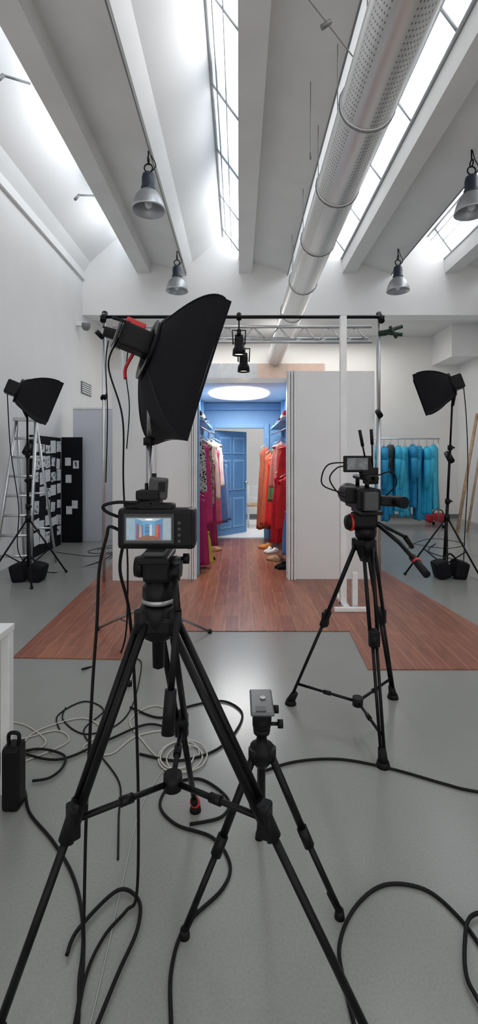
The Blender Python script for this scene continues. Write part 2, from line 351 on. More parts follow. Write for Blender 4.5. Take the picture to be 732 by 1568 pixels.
def patt(n,c1,c2,sc):
    m=bpy.data.materials.new('cloth_'+n); m.use_nodes=True; nt=m.node_tree; b=nt.nodes['Principled BSDF']; b.inputs['Roughness'].default_value=.8
    tc=nt.nodes.new('ShaderNodeTexCoord'); v_=nt.nodes.new('ShaderNodeTexVoronoi'); v_.inputs['Scale'].default_value=sc
    r=nt.nodes.new('ShaderNodeValToRGB'); r.color_ramp.interpolation='CONSTANT'; r.color_ramp.elements[0].color=(*c1,1); r.color_ramp.elements[1].color=(*c2,1); r.color_ramp.elements[1].position=.4
    nt.links.new(tc.outputs['Object'],v_.inputs['Vector']); nt.links.new(v_.outputs['Distance'],r.inputs[0]); nt.links.new(r.outputs[0],b.inputs['Base Color']); return m
g=G('clothes_rail_costumes',(-.5,6.9,1.8))
rods('rail',[((-.53,5.85,1.9),(-.42,8.2,1.9),.013)],STEEL,g)
L1=[(5.98,1.02,.92,.10,cm('magenta',(.34,.01,.10)),1.12,-.44),(6.02,1.80,.75,.10,patt('black_white',(.02,.02,.025),(.45,.45,.43),30),1.1,-.46),
(6.2,.55,.48,.10,cm('yellow',(.50,.42,.05)),1.15,-.40),(6.32,1.74,1.15,.12,cm('hot_pink',(.50,.03,.15)),1.1,-.415),(6.5,1.76,.95,.12,patt('leopard',(.02,.018,.015),(.30,.26,.18),34),1.1,-.385),
(6.75,1.5,1.30,.12,cm('plum',(.26,.015,.08)),1.1,-.355),(7.0,1.76,.9,.12,cm('cream',(.62,.50,.42)),1.1,-.335),(7.25,1.7,1.25,.13,cm('rose',(.50,.08,.15)),1.15,-.31),
(7.5,1.78,.75,.14,cm('offwhite',(.68,.64,.60)),1.1,-.28),(7.75,1.55,1.15,.14,cm('denim',(.06,.13,.30)),1.2,-.23),(8.02,1.45,1.05,.14,cm('denim_light',(.13,.23,.42)),1.3,-.18)]
for i,(y,zt_,ln,wy,m,fl,re) in enumerate(L1): garment('garment',re-.13,y,zt_,ln,.27/max(1,fl*.9),wy,m,g,fl,seed=i)
g=G('clothes_rail_dresses',(.62,6.9,1.8))
rods('rail',[((.68,5.95,1.9),(.58,8.2,1.9),.013)],STEEL,g)
L2=[(6.1,.85,.65,cm('blue_cloth',(.10,.24,.48)),1.1,.60),(6.3,1.25,.75,cm('red',(.65,.012,.016)),1.25,.52),(6.5,1.70,.5,cm('scarlet',(.70,.02,.02)),1.1,.56),(6.7,1.3,1.05,cm('crimson',(.55,.01,.03)),1.2,.50),(6.95,1.74,.7,cm('peach',(.62,.24,.20)),1.15,.50),
(7.2,1.7,.9,cm('green_cloth',(.12,.22,.08)),1.1,.50),(7.45,1.5,1.1,cm('scarlet',(0,0,0)),1.3,.44),(7.7,1.6,1.25,cm('orange',(.55,.11,.045)),1.4,.40),(8.0,1.7,1.45,cm('rust',(.38,.09,.045)),1.4,.33)]
for i,(y,zt_,ln,m,fl,le) in enumerate(L2): garment('dress',le+.14,y,zt_,ln,.27/max(1,fl*.9),.13,m,g,fl,seed=30+i)
def shoes(x,y,m,rz):
    g=G('pair_of_shoes',(x,y,0))
    for d in (-.05,.05):
        bm=bmesh.new(); bmesh.ops.create_uvsphere(bm,u_segments=16,v_segments=10,radius=1)
        for v_ in bm.verts:
            v_.co=Vector((v_.co.x*.12,v_.co.y*.036*(1 if v_.co.x<0 else .85)+d,max(v_.co.z,-.3)*(.04 if v_.co.x<.2 else .07)+.0135+.012))
        bmesh.ops.transform(bm,matrix=Matrix.Translation((x,y,0))@Matrix.Rotation(rz+d*4,4,'Z'),verts=bm.verts)
        me=bpy.data.meshes.new('shoe'); bm.to_mesh(me); bm.free(); fin(me,'shoe',g,m,True)
for (x,y,rz,m) in [(.60,6.15,.5,BLKF),(.52,6.62,-.4,cm('tan',(.45,.28,.15))),(.50,7.15,.7,cm('white2',(0,0,0))),(.44,7.5,-.2,cm('orange2',(.6,.22,.06))),(-.47,6.65,2.8,BLKF),(-.40,7.3,3.6,cm('tan',(0,0,0)))]: shoes(x,y,m,rz)
# blue overalls rack
g=G('clothes_rack_overalls',(3.5,9.9,0))
rods('rail',[((2.70,9.9,1.9),(4.35,9.9,1.9),.014)],ALU,g)
rods('frame',[((2.72,9.9,.08),(2.72,9.9,1.9),.014),((4.32,9.9,.08),(4.32,9.9,1.9),.014),((2.72,9.65,.08),(2.72,10.15,.08),.014),((4.32,9.65,.08),(4.32,10.15,.08),.014)],ALU,g)
for x_ in (2.72,4.32):
    for y_ in (9.65,10.15): lathe('castor',[(0,-.02),(.035,-.02),(.035,.02),(0,.02)],(x_,y_,.036),BLK,g,axis=(1,0,0))
cy=[cm('cyan',(.03,.46,.72)),cm('cyan2',(.03,.36,.62)),cm('cyan3',(.015,.26,.50)),cm('cyan4',(.06,.52,.74))]
for i in range(10):
    dark=(i==3)
    garment('overall',2.83+i*.155,9.9+.03*(i%2),1.78-.02*(i%3),([1.50,1.35,1.6,1.45,1.4][i%5]) if not dark else .62,.50,.18,cm('dark_jacket',(.03,.05,.06)) if dark else cy[(i*3)%4],g,1.0,sleeve=[.8,.7,.9][i%3] if not dark else .5,rotz=math.radians([72,60,80,66][i%4]),seed=60+i,folds=4)
garment('overall',2.83+3*.155,10.0,1.70,1.45,.45,.16,cy[0],g,1.0,sleeve=.8,rotz=math.radians(65),seed=99,folds=4)
g=G('red_bag',(4.6,10.6,0)); b2('body',(4.35,10.45,0),(4.80,10.75,.2),mat('red_fabric',(.5,.02,.04),.7),g,bev=.06); cable('handle',[[(4.45,10.5,.18),(4.5,10.5,.28),(4.65,10.5,.28),(4.7,10.5,.18)]],.012,BLK,g)
g=G('leaning_timber',(4.5,9.2,0)); rods('pole',[((4.3,9.0,.02),(4.95,9.5,2.4),.035),((4.5,9.0,.02),(5.1,9.5,2.2),.025)],WOODP,g,4)
# ---------------------------------------------------------------- boards on the left
g=G('mood_board',(-3.0,7.4,0))
b2('board',(-3.10,6.75,.0),(-3.06,7.85,1.83),BLKF,g)
for nm,mm,sel in (('pinned_photos',PRINT,0),('pinned_sheets',PAPER,1)):
    bm=bmesh.new(); rr=random.Random(5)
    for r_ in range(7):
        for c_ in range(5):
            w_=rr.uniform(.14,.21); h_=rr.uniform(.13,.22); dy=rr.uniform(-.02,.02); dz=rr.uniform(-.03,.03); rt=rr.uniform(-.15,.15); p_=rr.random(); q_=rr.random()
            if p_<.08: continue
            if (q_<.5)!=(sel==1): continue
            M_=Matrix.Translation((-3.055+.001*c_,6.88+c_*.21+dy,.24+r_*.235+dz))@Matrix.Rotation(rt,4,'X')@Matrix.Diagonal((.004,w_,h_,1))
            bmesh.ops.create_cube(bm,size=1,matrix=M_)
    me=bpy.data.meshes.new(nm); bm.to_mesh(me); bm.free(); fin(me,nm,g,mm)
g=G('mood_board',(-2.97,8.1,0))
b2('board',(-3.12,8.02,.0),(-2.76,8.06,1.85),BLKF,g)
for k,(dx,z) in enumerate([(.06,1.35),(.20,1.3),(.07,1.05),(.18,.6),(.08,.5)]): b2('paper',(-3.11+dx,8.01,z),(-3.11+dx+.1,8.02,z+.14),PRINT if k%2 else PAPER,g)
g=G('standing_flat',(-2.6,8.3,0)); b2('panel',(-2.98,8.2,.0),(-2.26,8.24,2.38),PANELL,g)
b2('edge',(-2.27,8.19,0),(-2.24,8.25,2.38),WHT,g); b2('top_edge',(-2.98,8.19,2.36),(-2.24,8.25,2.39),WHT,g)
g=G('step_ladder',(-2.85,6.1,0))
fl=[Vector((-3.08,5.72,.0)),Vector((-2.62,5.72,.0))]; ft=[Vector((-2.98,6.12,2.0)),Vector((-2.72,6.12,2.0))]
bl=[Vector((-3.08,6.55,.0)),Vector((-2.62,6.55,.0))]
sg=[(fl[i],ft[i],.022) for i in (0,1)]+[(bl[i],ft[i],.018) for i in (0,1)]
for k in range(1,8):
    t=k/8; sg.append((fl[0].lerp(ft[0],t),fl[1].lerp(ft[1],t),.018))
for k in (2,4,6): t=k/8; sg.append((bl[0].lerp(ft[0],t),bl[1].lerp(ft[1],t),.013))
rods('rails_and_rungs',sg,ALU,g,8); b2('cap',(-3.0,6.05,1.98),(-2.70,6.2,2.03),ALU,g,bev=.01)
# ---------------------------------------------------------------- light stands and softboxes
def softbox(g,C,nrm,w,h,dep,ringr=.11,lift=0,ex=.9):
    C=Vector(C); n_=Vector(nrm).normalized(); r_=n_.cross(Vector((0,0,1))).normalized(); u_=r_.cross(n_).normalized()
    F=[C+r_*sx*w/2+u_*sz*h/2 for sx,sz in ((-1,-1),(1,-1),(1,1),(-1,1))]
    B=C-n_*dep+u_*lift
    bm=bmesh.new(); rows=[]
    NJ=14
    for j in range(NJ+1):
        t=(j/NJ)**1.3
        fac=math.sin(t*math.pi/2)**ex
        row=[]
        ctr=B.lerp(C,t)
        for e in range(4):
            a=F[e]-C; b_=F[(e+1)%4]-C
            for q in range(6):
                tt=q/6; p=a.lerp(b_,tt)
                ring_=p.normalized()*ringr
                inward=1-.05*math.sin(tt*math.pi)*t
                row.append(bm.verts.new(ctr+ring_*(1-fac)+p*fac*inward))
        rows.append(row)
    lip=[bm.verts.new(v_.co+n_*.05) for v_ in rows[-1]]; rows.append(lip)
    m_=len(rows[0])
    for a_,b_ in zip(rows,rows[1:]):
        for i in range(m_): bm.faces.new((a_[i],a_[(i+1)%m_],b_[(i+1)%m_],b_[i]))
    bm.faces.new(rows[0][::-1])
    me=bpy.data.meshes.new('softbox_shell'); bm.to_mesh(me); bm.free(); fin(me,'softbox_shell',g,BLKF)
    poly('softbox_diffuser',[f+n_*.03-(f-C)*.04 for f in F],[(0,1,2,3)],mat('diffuser_cloth',(.75,.75,.75),.8),g)
    cable('softbox_seams',[[B.lerp(C,t)+(f-C).normalized()*ringr*(1-math.sin(t*math.pi/2)**ex)+(f-C)*math.sin(t*math.pi/2)**ex for t in [(j/NJ)**1.3 for j in range(NJ+1)]] for e,f in enumerate(F)],.006,BLK,g,sm=False)
    lathe('speed_ring',[(ringr*1.0,-.03),(ringr*1.0,.02),(ringr*.7,.02),(ringr*.7,-.03),(ringr*1.0,-.03)],B,BLKM,g,axis=n_)
    return B,n_,u_,r_
def stand(g,base,top,feet,m=BLKM,r=.016,collar=.75):
    b_=Vector(base); t_=Vector(top)
    rods('pole',[(b_+Vector((0,0,.12)),b_.lerp(t_,.42),r*1.25),(b_.lerp(t_,.42),b_.lerp(t_,.72),r),(b_.lerp(t_,.72),t_,r*.75)],m,g)
    rods('collars',[(b_.lerp(t_,q)-Vector((0,0,.03)),b_.lerp(t_,q)+Vector((0,0,.03)),r*1.9) for q in (.42,.72)]+[(b_.lerp(t_,.42),b_.lerp(t_,.42)+Vector((.05,-.02,0)),.012),(b_.lerp(t_,.72),b_.lerp(t_,.72)+Vector((.05,-.02,0)),.012)],BLK,g)
    cp=b_.lerp(t_,collar/ max(t_.z,.1))
    lo=b_+Vector((0,0,.14)); s_=[]
    for f in feet:
        f=Vector(f); s_.append((cp,f+Vector((0,0,.012)),.011)); s_.append((lo,cp.lerp(f,.55),.008))
    rods('legs',s_,m,g,10); rods('leg_collar',[(cp-Vector((0,0,.04)),cp+Vector((0,0,.03)),r*2.2)],BLK,g)
    rods('feet',[(Vector(f),Vector(f)+Vector((0,0,.03)),.018) for f in feet],RUB,g,10)
def sandbag(g,x,y,z=.0):
    for d in (-.11,.11):
        box('sandbag',(x+d,y,z+.11),(.17,.22,.22),BLKF,g,rot=(0,.25*(1 if d>0 else -1),0),bev=.045)
    cable('sandbag_strap',[[(x-.1,y,z+.2),(x,y,z+.3),(x+.1,y,z+.2)]],.012,BLK,g)
g=G('softbox_light_stand',(-2.62,5.7,0))
stand(g,(-2.60,5.65,0),(-2.62,5.65,2.12),[(-2.98,5.35,0),(-2.25,5.95,0),(-2.36,5.2,0)])
B,n_,u_,r_=softbox(g,(-2.32,5.62,2.16),(.85,.40,-.36),.60,.50,.36,.15,ex=.75)
box('lamp_head',B-n_*.08,(.16,.17,.17),BLK,g,rot=Matrix((n_,r_,u_)).transposed(),bev=.02)
rods('tilt_joint',[((-2.62,5.65,2.0),B-n_*.08,.02)],BLK,g)
rods('stand_clamps',[((-2.62,5.60,1.55),(-2.62,5.70,1.65),.04),((-2.61,5.6,1.2),(-2.55,5.6,1.25),.03)],BLK,g)
sandbag(g,-2.55,5.55)
cable('power_cable',[[tuple(B-n_*.15),(-2.80,5.6,1.6),(-2.70,5.6,.9),(-2.66,5.55,.3),(-2.4,5.9,.01),(-2.0,6.5,.01),(-1.95,7.2,.01)]],.006,RUB,g)
g=G('softbox_light_stand',(2.62,5.75,0))
stand(g,(2.58,5.75,0),(2.70,5.78,2.25),[(2.12,5.83,0),(2.93,5.5,0),(2.85,6.25,0)])
B,n_,u_,r_=softbox(g,(2.36,5.85,2.30),(-.88,.35,-.32),.52,.50,.33,.15,ex=.75)
box('lamp_head',B-n_*.08,(.14,.18,.18),BLK,g,rot=Matrix((n_,r_,u_)).transposed(),bev=.02)
rods('tilt_joint',[((2.70,5.78,2.15),B-n_*.08,.02)],BLK,g)
rods('stand_clamps',[((2.65,5.70,1.45),(2.65,5.82,1.55),.04)],BLK,g)
sandbag(g,2.62,5.68)
cable('power_cable',[[tuple(B-n_*.15),(2.86,5.75,2.0),(2.88,5.75,1.3),(2.82,5.7,.6),(2.9,5.9,.01),(3.2,6.4,.01),(3.0,7.2,.01),(3.4,7.9,.01)]],.006,RUB,g)
g=G('large_softbox_light',(-.7,3.5,0))
stand(g,(-.70,3.56,0.007),(-.70,3.56,2.25),[(-1.22,3.95,0.007),(-.25,3.9,0),(-.72,3.0,0)],m=STEEL,r=.024,collar=.35)
B,n_,u_,r_=softbox(g,(-.435,3.65,2.13),(.88,.37,-.31),.97,1.06,.32,.24,lift=.10,ex=.88)
RM=Matrix((n_,r_,u_)).transposed()
box('lamp_head_body',B-n_*.13+u_*.03,(.24,.18,.18),BLK,g,rot=RM,bev=.02)
box('lamp_head_red_top',B-n_*.17+u_*.14,(.15,.13,.05),RED,g,rot=RM,bev=.012)
box('lamp_head_side',B-n_*.15-r_*.10+u_*.03,(.14,.04,.15),RED,g,rot=RM,bev=.01)
box('lamp_head_label',B-n_*.15-r_*.122+u_*.03,(.09,.006,.09),BLK,g,rot=RM)
for k in range(5): box('fin',B-n_*(.22+.015*k)+u_*.03,(.005,.19,.19),BLKM,g,rot=RM)
rods('yoke',[((-.70,3.56,2.2),B-n_*.1-r_*.11,.014),(B-n_*.12-r_*.14,B-n_*.12-r_*.06,.03),((-.70,3.56,2.05),(-.70,3.56,2.28),.03),(B-n_*.12+u_*.17-r_*.05,B-n_*.34+u_*.14-r_*.05,.012)],BLK,g)
cable('red_handle',[[B-n_*.10-r_*.13-u_*.02,B-n_*.12-r_*.16-u_*.16,B-n_*.10-r_*.12-u_*.25]],.014,RED,g)
cable('head_cable',[[B-n_*.25,(-1.00,3.5,2.2),(-.88,3.45,1.8),(-.86,3.4,1.3),(-.84,3.45,.6),(-.9,3.5,.015),(-1.1,3.2,.015)]],.007,RUB,g)
# ---------------------------------------------------------------- truss
g=G('lighting_truss',(0,5.6,3.1))
rods('pipe',[((-1.66,5.48,3.18),(1.74,5.48,3.18),.02)],BLKM,g)
TX0=-1.58
s_=[((TX0,5.72,3.13),(1.66,5.72,3.13),.019),((TX0,5.72,2.94),(1.66,5.72,2.94),.019),((TX0,5.90,3.03),(1.66,5.90,3.03),.019)]
k=0; x=TX0
while x<1.6:
    z1,z2=(3.13,2.94) if k%2 else (2.94,3.13)
    s_.append(((x,5.72,z1),(x+.16,5.72,z2),.010)); s_.append(((x,5.72,z1),(x+.16,5.90,3.03),.008)); x+=.16; k+=1
rods('lattice',s_,ALU,g,8)
rods('uprights',[((-1.62,5.48,0),(-1.62,5.48,3.22),.022),((-1.50,5.85,.007),(-1.50,5.85,3.1),.018),((1.70,5.55,.007),(1.70,5.55,2.0),.024),((1.70,5.55,2.0),(1.70,5.55,3.22),.018),((1.76,5.8,.007),(1.76,5.8,3.05),.016)],ALU,g)
rods('clamps',[((-1.62,5.44,3.12),(-1.62,5.52,3.24),.035),((1.70,5.44,3.12),(1.70,5.56,3.24),.035),((0,5.46,3.15),(0,5.5,3.22),.03),((-1.62,5.45,2.2),(-1.62,5.52,2.25),.035),((1.7,5.5,2.0),(1.7,5.6,2.06),.035)],BLK,g)
box('clamp_light_head',(-1.50,5.36,2.94),(.16,.12,.10),BLK,g,rot=(0,.3,0),bev=.02); box('clamp_light_head',(-1.28,5.36,2.88),(.20,.12,.12),BLK,g,rot=(0,.2,.3),bev=.02)
rods('clamp_light_arms',[((-1.62,5.44,3.05),(-1.1,5.36,2.9),.012),((-1.62,5.44,2.92),(-1.68,5.38,2.98),.03)],BLK,g)
cable('clamp_light_cords',[[(-1.55,5.42,2.88),(-1.58,5.42,2.6),(-1.56,5.42,2.0),(-1.58,5.42,1.2)],[(-1.3,5.4,2.85),(-1.34,5.42,2.5),(-1.3,5.42,2.1),(-1.34,5.45,1.6)]],.007,RUB,g)
rods('spring_clamp_jaws',[((1.74,5.5,3.0),(1.95,5.45,3.06),.022),((1.74,5.5,3.0),(1.95,5.45,2.96),.022),((1.7,5.55,3.0),(1.78,5.5,3.0),.035),((1.8,5.45,3.06),(1.88,5.45,2.92),.02)],mat('green_black',(.01,.03,.016),.5),g)
def spot(x,y,z,zt_):
    g=G('theatre_spotlight',(x,y,z))
    lathe('barrel',[(0,.24),(.05,.24),(.055,.18),(.055,.10),(.075,.07),(.08,0),(.072,0),(.06,.05),(0,.05)],(x,y,z),BLKM,g)
    lathe('lens',[(0,.03),(.05,.028),(.068,.02)],(x,y,z),mat('warm_lens',(.9,.8,.6),.2,emit=2.5),g)
    cable('yoke',[[(x-.07,y,z+.13),(x-.08,y,z+.3),(x+.08,y,z+.3),(x+.07,y,z+.13)],[(x,y,z+.3),(x,y,zt_)]],.009,BLK,g,sm=False)
    box('connector',(x+.0,y-.03,z+.27),(.05,.07,.06),BLK,g,bev=.01)
spot(0.0,5.48,2.72,3.18); spot(.06,5.90,2.6,3.02)
g=G('white_support_post',(1.05,4.6,0)); b2('post',(1.02,4.58,0.007),(1.08,4.64,2.92),WHT,g); b2('foot',(.92,4.4,.007),(1.24,4.44,.05),WHT,g,bev=.008); b2('foot_rail',(1.02,4.44,.007),(1.08,4.9,.05),WHT,g,bev=.008); b2('brace_post',(1.12,4.5,.007),(1.17,4.54,.36),WHT,g)
# ---------------------------------------------------------------- tripods
def tripod(g,apex,feet,hubr,joint,r,sep,m=BLKM,spread=None,spread_z=None,lowdouble=False,footr=.03):
    A=Vector(apex); ups=[];lows=[];cl=[]
    J=[]
    for f in feet:
        f=Vector(f); d=(f-A); dh=Vector((d.x,d.y,0)).normalized(); tan=Vector((-dh.y,dh.x,0))
        P=A+dh*hubr; j=P.lerp(f,joint); J.append(j)
        if sep:
            for q in (-1,1): ups.append((P+tan*sep*q,j+tan*sep*.8*q,r))
            cl.append((j-(f-P).normalized()*.05,j+(f-P).normalized()*.05,r*2.1,r*1.9))
            box('leg_clamp',j,(sep*2.4,sep*1.5,.085),BLK,g,rot=(tan.to_track_quat('X','Z').to_matrix()),bev=.008)
            cl.append((P+Vector((0,0,.035)),P-Vector((0,0,.03)),r*2.2))
        else:
            ups.append((P,j,r*1.25)); cl.append((j-(f-P).normalized()*.03,j+(f-P).normalized()*.03,r*1.7)); cl.append((P+Vector((0,0,.02)),P-(Vector((0,0,.02))),r*1.9))
        if lowdouble:
            for q in (-1,1): lows.append((j+tan*sep*.45*q,f+Vector((0,0,.03))+tan*sep*.35*q,r*.8))
        else: lows.append((j,f+Vector((0,0,.02)),r*1.0))
        rods('foot',[(f,f+Vector((0,0,.025)),footr,footr*.8),(f+Vector((0,0,.02)),f+(P-f).normalized()*.08,footr*.7,footr*.55)],RUB,g)
    rods('upper_legs',ups,m,g); rods('lower_legs',lows,m,g); rods('leg_collars',cl,BLK,g)
    if spread:
        C=Vector(spread); s_=[]
        for j,f in zip(J,feet):
            if spread_z is not None:
                f=Vector(f); t=(j.z-spread_z)/(j.z-f.z); e=j.lerp(f,t)
            else: e=j
            s_.append((C,e,r*.75)); mid=C.lerp(e,.5); s_.append((mid-(e-C).normalized()*.02,mid+(e-C).normalized()*.02,r*1.2))
        rods('spreader',s_,m,g); rods('spreader_hub',[(C-Vector((0,0,.02)),C+Vector((0,0,.025)),.03)],BLK,g)
    return J
g=G('cinema_camera_tripod',(-.25,1.42,0))
A=(-.25,1.42,1.0)
J=tripod(g,A,[(-.62,1.13,0),(.345,1.13,0),(-.185,1.94,0)],.055,.5,.0115,.02,spread=(-.21,1.45,.47),footr=.025)
rods('red_foot_ring',[((-.185,1.94,.03),(-.187,1.925,.05),.021)],RED,g)
lathe('bowl',[(0,-.16),(.018,-.15),(.02,-.07),(.045,-.055),(.055,-.02),(.06,.03),(.052,.045),(0,.045)],A,BLKM,g)
box('bowl_casting',(-.25,1.42,.99),(.11,.11,.06),BLK,g,bev=.015)
lathe('silver_ring',[(.048,.05),(.052,.052),(.052,.062),(.048,.066)],A,STEEL,g)
lathe('pan_base',[(0,.04),(.045,.045),(.05,.07),(.05,.10),(.042,.105),(.042,.13),(0,.13)],A,BLKM,g)
box('tilt_block',(-.25,1.42,1.155),(.085,.09,.07),BLK,g,bev=.012)
for s_ in (-1,1): lathe('drag_knob',[(0,0),(.032,0),(.034,.015),(.03,.03),(0,.032)],(-.25+s_*.042,1.42,1.16),DGREY if s_>0 else BLK,g,axis=(s_,0,0))
lathe('side_knob',[(.006,0),(.006,.03),(.016,.032),(.016,.05),(0,.052)],(-.205,1.42,1.185),BLK,g,axis=(1,0,0))
box('head_top_plate',(-.25,1.40,1.198),(.09,.17,.018),BLKM,g,bev=.004)
box('quick_plate',(-.25,1.40,1.214),(.06,.12,.014),DGREY,g,bev=.003)
rods('pan_handle',[((-.195,1.38,1.15),(-.175,1.30,1.06),.010),((-.175,1.30,1.06),(-.185,1.24,.86),.009),((-.185,1.24,.87),(-.19,1.22,.76),.016,.018)],BLK,g)
rods('handle_rosette',[((-.21,1.39,1.15),(-.18,1.39,1.15),.026)],BLK,g)
g=G('cinema_camera',(-.25,1.4,1.29))
box('body',(-.252,1.39,1.285),(.225,.055,.122),BLK,g,bev=.014)
box('top_hump',(-.255,1.40,1.345),(.12,.05,.03),BLK,g,bev=.01)
box('hand_grip',(-.150,1.41,1.283),(.035,.085,.122),BLK,g,bev=.014)
box('screen_bezel',(-.268,1.360,1.287),(.152,.01,.092),mat('screen_bezel',(.005,.005,.006),.15),g,bev=.003)
def em(n,c,e=.9): return mat('screen_'+n,c,.3,emit=e,var=.15,scale=60)
sx,sz,sy=-.268,1.287,1.3545
def quadp(n,pts,c,k):
    v_=[(sx+a,sy-.0004*k-.0003,sz+b) for a,b in pts]; poly('display_'+n,v_,[tuple(range(len(v_)))],c,g)
def patch(n,x0,x1,z0,z1,c,k): quadp(n,[(x0,z0),(x1,z0),(x1,z1),(x0,z1)],c,k)
patch('base',-.068,.068,-.039,.039,em('wall',(.10,.12,.13),.4),0)
patch('flat_left',-.066,-.040,-.032,.032,em('pale2',(.22,.31,.37),.5),1)
patch('flat_right',.042,.066,-.032,.032,em('pale',(.26,.31,.35),.5),1)
quadp('set_wall_left',[(-.040,-.032),(-.018,-.020),(-.018,.024),(-.040,.032)],em('blue_l',(.09,.23,.38),.5),2)
quadp('set_wall_right',[(.020,-.020),(.042,-.032),(.042,.032),(.020,.024)],em('blue_r',(.07,.20,.34),.5),2)
patch('set_back',-.018,.020,-.020,.024,em('blueback',(.11,.28,.45),.5),2)
quadp('set_ceiling',[(-.018,.024),(.020,.024),(.042,.032),(-.040,.032)],em('ceil',(.38,.42,.45),.5),2)
quadp('set_floor',[(-.040,-.032),(.042,-.032),(.020,-.020),(-.018,-.020)],em('floor',(.20,.09,.06),.5),2)
quadp('lamp_oval',[(.001+.011*math.cos(a*.5236),.0285+.002*math.sin(a*.5236)) for a in range(12)],em('lamp',(.9,.9,.9)),3)
patch('door',-.010,.003,-.020,.014,em('door',(.05,.15,.28),.5),3)
patch('opening',.003,.010,-.020,.014,em('white',(.45,.45,.42),.6),3)
for x_ in (-.008,-.0025): 
    for z_ in (-.016,-.004,.006): patch('door_panel',x_,x_+.004,z_,z_+.006,em('door2',(.09,.22,.38),.5),4)
for k_,(a_,c_) in enumerate([(-.036,(.26,.04,.11)),(-.032,(.12,.10,.08)),(-.028,(.38,.26,.25)),(-.024,(.30,.28,.25)),(-.020,(.08,.15,.28)),(.019,(.34,.12,.06)),(.023,(.38,.14,.06)),(.027,(.42,.04,.04)),(.031,(.36,.03,.04)),(.036,(.08,.16,.30))]):
    e_=abs(a_+.001)*.35; quadp('clothes',[(a_,-.016-e_),(a_+.0042,-.015-e_),(a_+.0036,.008+e_*.6),(a_+.0008,.009+e_*.6)],em('c%d'%k_,c_,.5),4)
patch('bar',-.068,.068,-.039,-.035,em('bar',(.03,.03,.03),.2),5)
patch('bar_top',-.068,.068,.035,.039,em('bar',(.03,.03,.03),.2),5)
for k in range(4): rods('button',[((-.178,1.363,1.25+.018*k),(-.178,1.359,1.25+.018*k),.005)],DGREY,g)
lathe('lens_barrel',[(0,0),(.038,0),(.042,.02),(.042,.06),(.046,.07),(.046,.12),(.04,.12),(.036,.1),(0,.1)],(-.255,1.42,1.285),BLK,g,axis=(0,1,0))
box('cold_shoe',(-.252,1.40,1.367),(.03,.05,.02),BLK,g)
box('wireless_receiver',(-.245,1.39,1.405),(.055,.03,.065),DGREY,g,rot=(.1,.08,0),bev=.006)
box('receiver_display',(-.232,1.372,1.41),(.02,.004,.03),BLK,g)
box('battery_plate',(-.275,1.40,1.385),(.07,.07,.03),BLK,g,bev=.006)
rods('top_rod',[((-.262,1.41,1.37),(-.262,1.41,1.45),.008),((-.285,1.41,1.38),(-.285,1.41,1.42),.006)],BLKM,g)
box('ssd_holder',(-.34,1.41,1.33),(.05,.06,.02),BLK,g,rot=(0,.2,0),bev=.004)
box('top_cables_block',(-.30,1.40,1.355),(.09,.05,.025),BLK,g,rot=(0,-.1,0),bev=.008)
cable('camera_loops',[[(-.35,1.40,1.31),(-.40,1.38,1.335),(-.405,1.37,1.355),(-.36,1.37,1.365),(-.30,1.38,1.36)],[(-.35,1.39,1.27),(-.39,1.38,1.29),(-.40,1.38,1.26),(-.425,1.39,1.16),(-.435,1.4,1.0),(-.45,1.4,.78),(-.468,1.4,.4),(-.475,1.4,.1),(-.47,1.37,.012),(-.455,1.30,.01),(-.42,1.19,.01),(-.40,1.05,.01)],
 [(-.35,1.40,1.25),(-.37,1.42,1.15),(-.35,1.46,1.0),(-.34,1.5,.7),(-.335,1.52,.35),(-.34,1.52,.05),(-.37,1.5,.012),(-.42,1.42,.01),(-.44,1.3,.01),(-.41,1.1,.01)]],.005,RUB,g)
# --- small tripod
g=G('photo_tripod',(.08,1.57,0))
tripod(g,(.078,1.57,.49),[(-.17,1.43,0),(.328,1.49,0),(.08,1.80,0)],.03,.52,.0105,0,footr=.017)
lathe('crown',[(0,-.05),(.02,-.05),(.035,-.03),(.042,0),(.04,.02),(.02,.03),(.016,.06),(.028,.065),(.03,.08),(.02,.085),(0,.085)],(.078,1.57,.49),BLK,g)
rods('centre_column',[((.078,1.57,.56),(.078,1.57,.30),.013)],BLKM,g)
lathe('ball_head',[(0,.08),(.027,.08),(.032,.09),(.032,.12),(.026,.13),(.018,.135),(.018,.14),(.03,.145),(0,.145)],(.078,1.57,.49),BLK,g)
rods('lock_knobs',[((.09,1.57,.585),(.135,1.56,.59),.006),((.132,1.56,.59),(.15,1.56,.59),.014),((.09,1.57,.635),(.12,1.56,.64),.006),((.118,1.56,.64),(.135,1.56,.64),.013)],BLK,g)
box('clamp_plate',(.078,1.57,.634),(.06,.12,.02),BLK,g,bev=.004)
box('phone_mount_plate',(.078,1.585,.650),(.08,.16,.012),mat('plate_grey',(.13,.135,.14),.3,.5),g,bev=.006)
box('plate_pad',(.073,1.53,.657),(.035,.03,.003),mat('plate_dark',(.06,.06,.065),.4),g); rods('plate_screw',[((.083,1.60,.656),(.083,1.60,.660),.010)],STEEL,g)
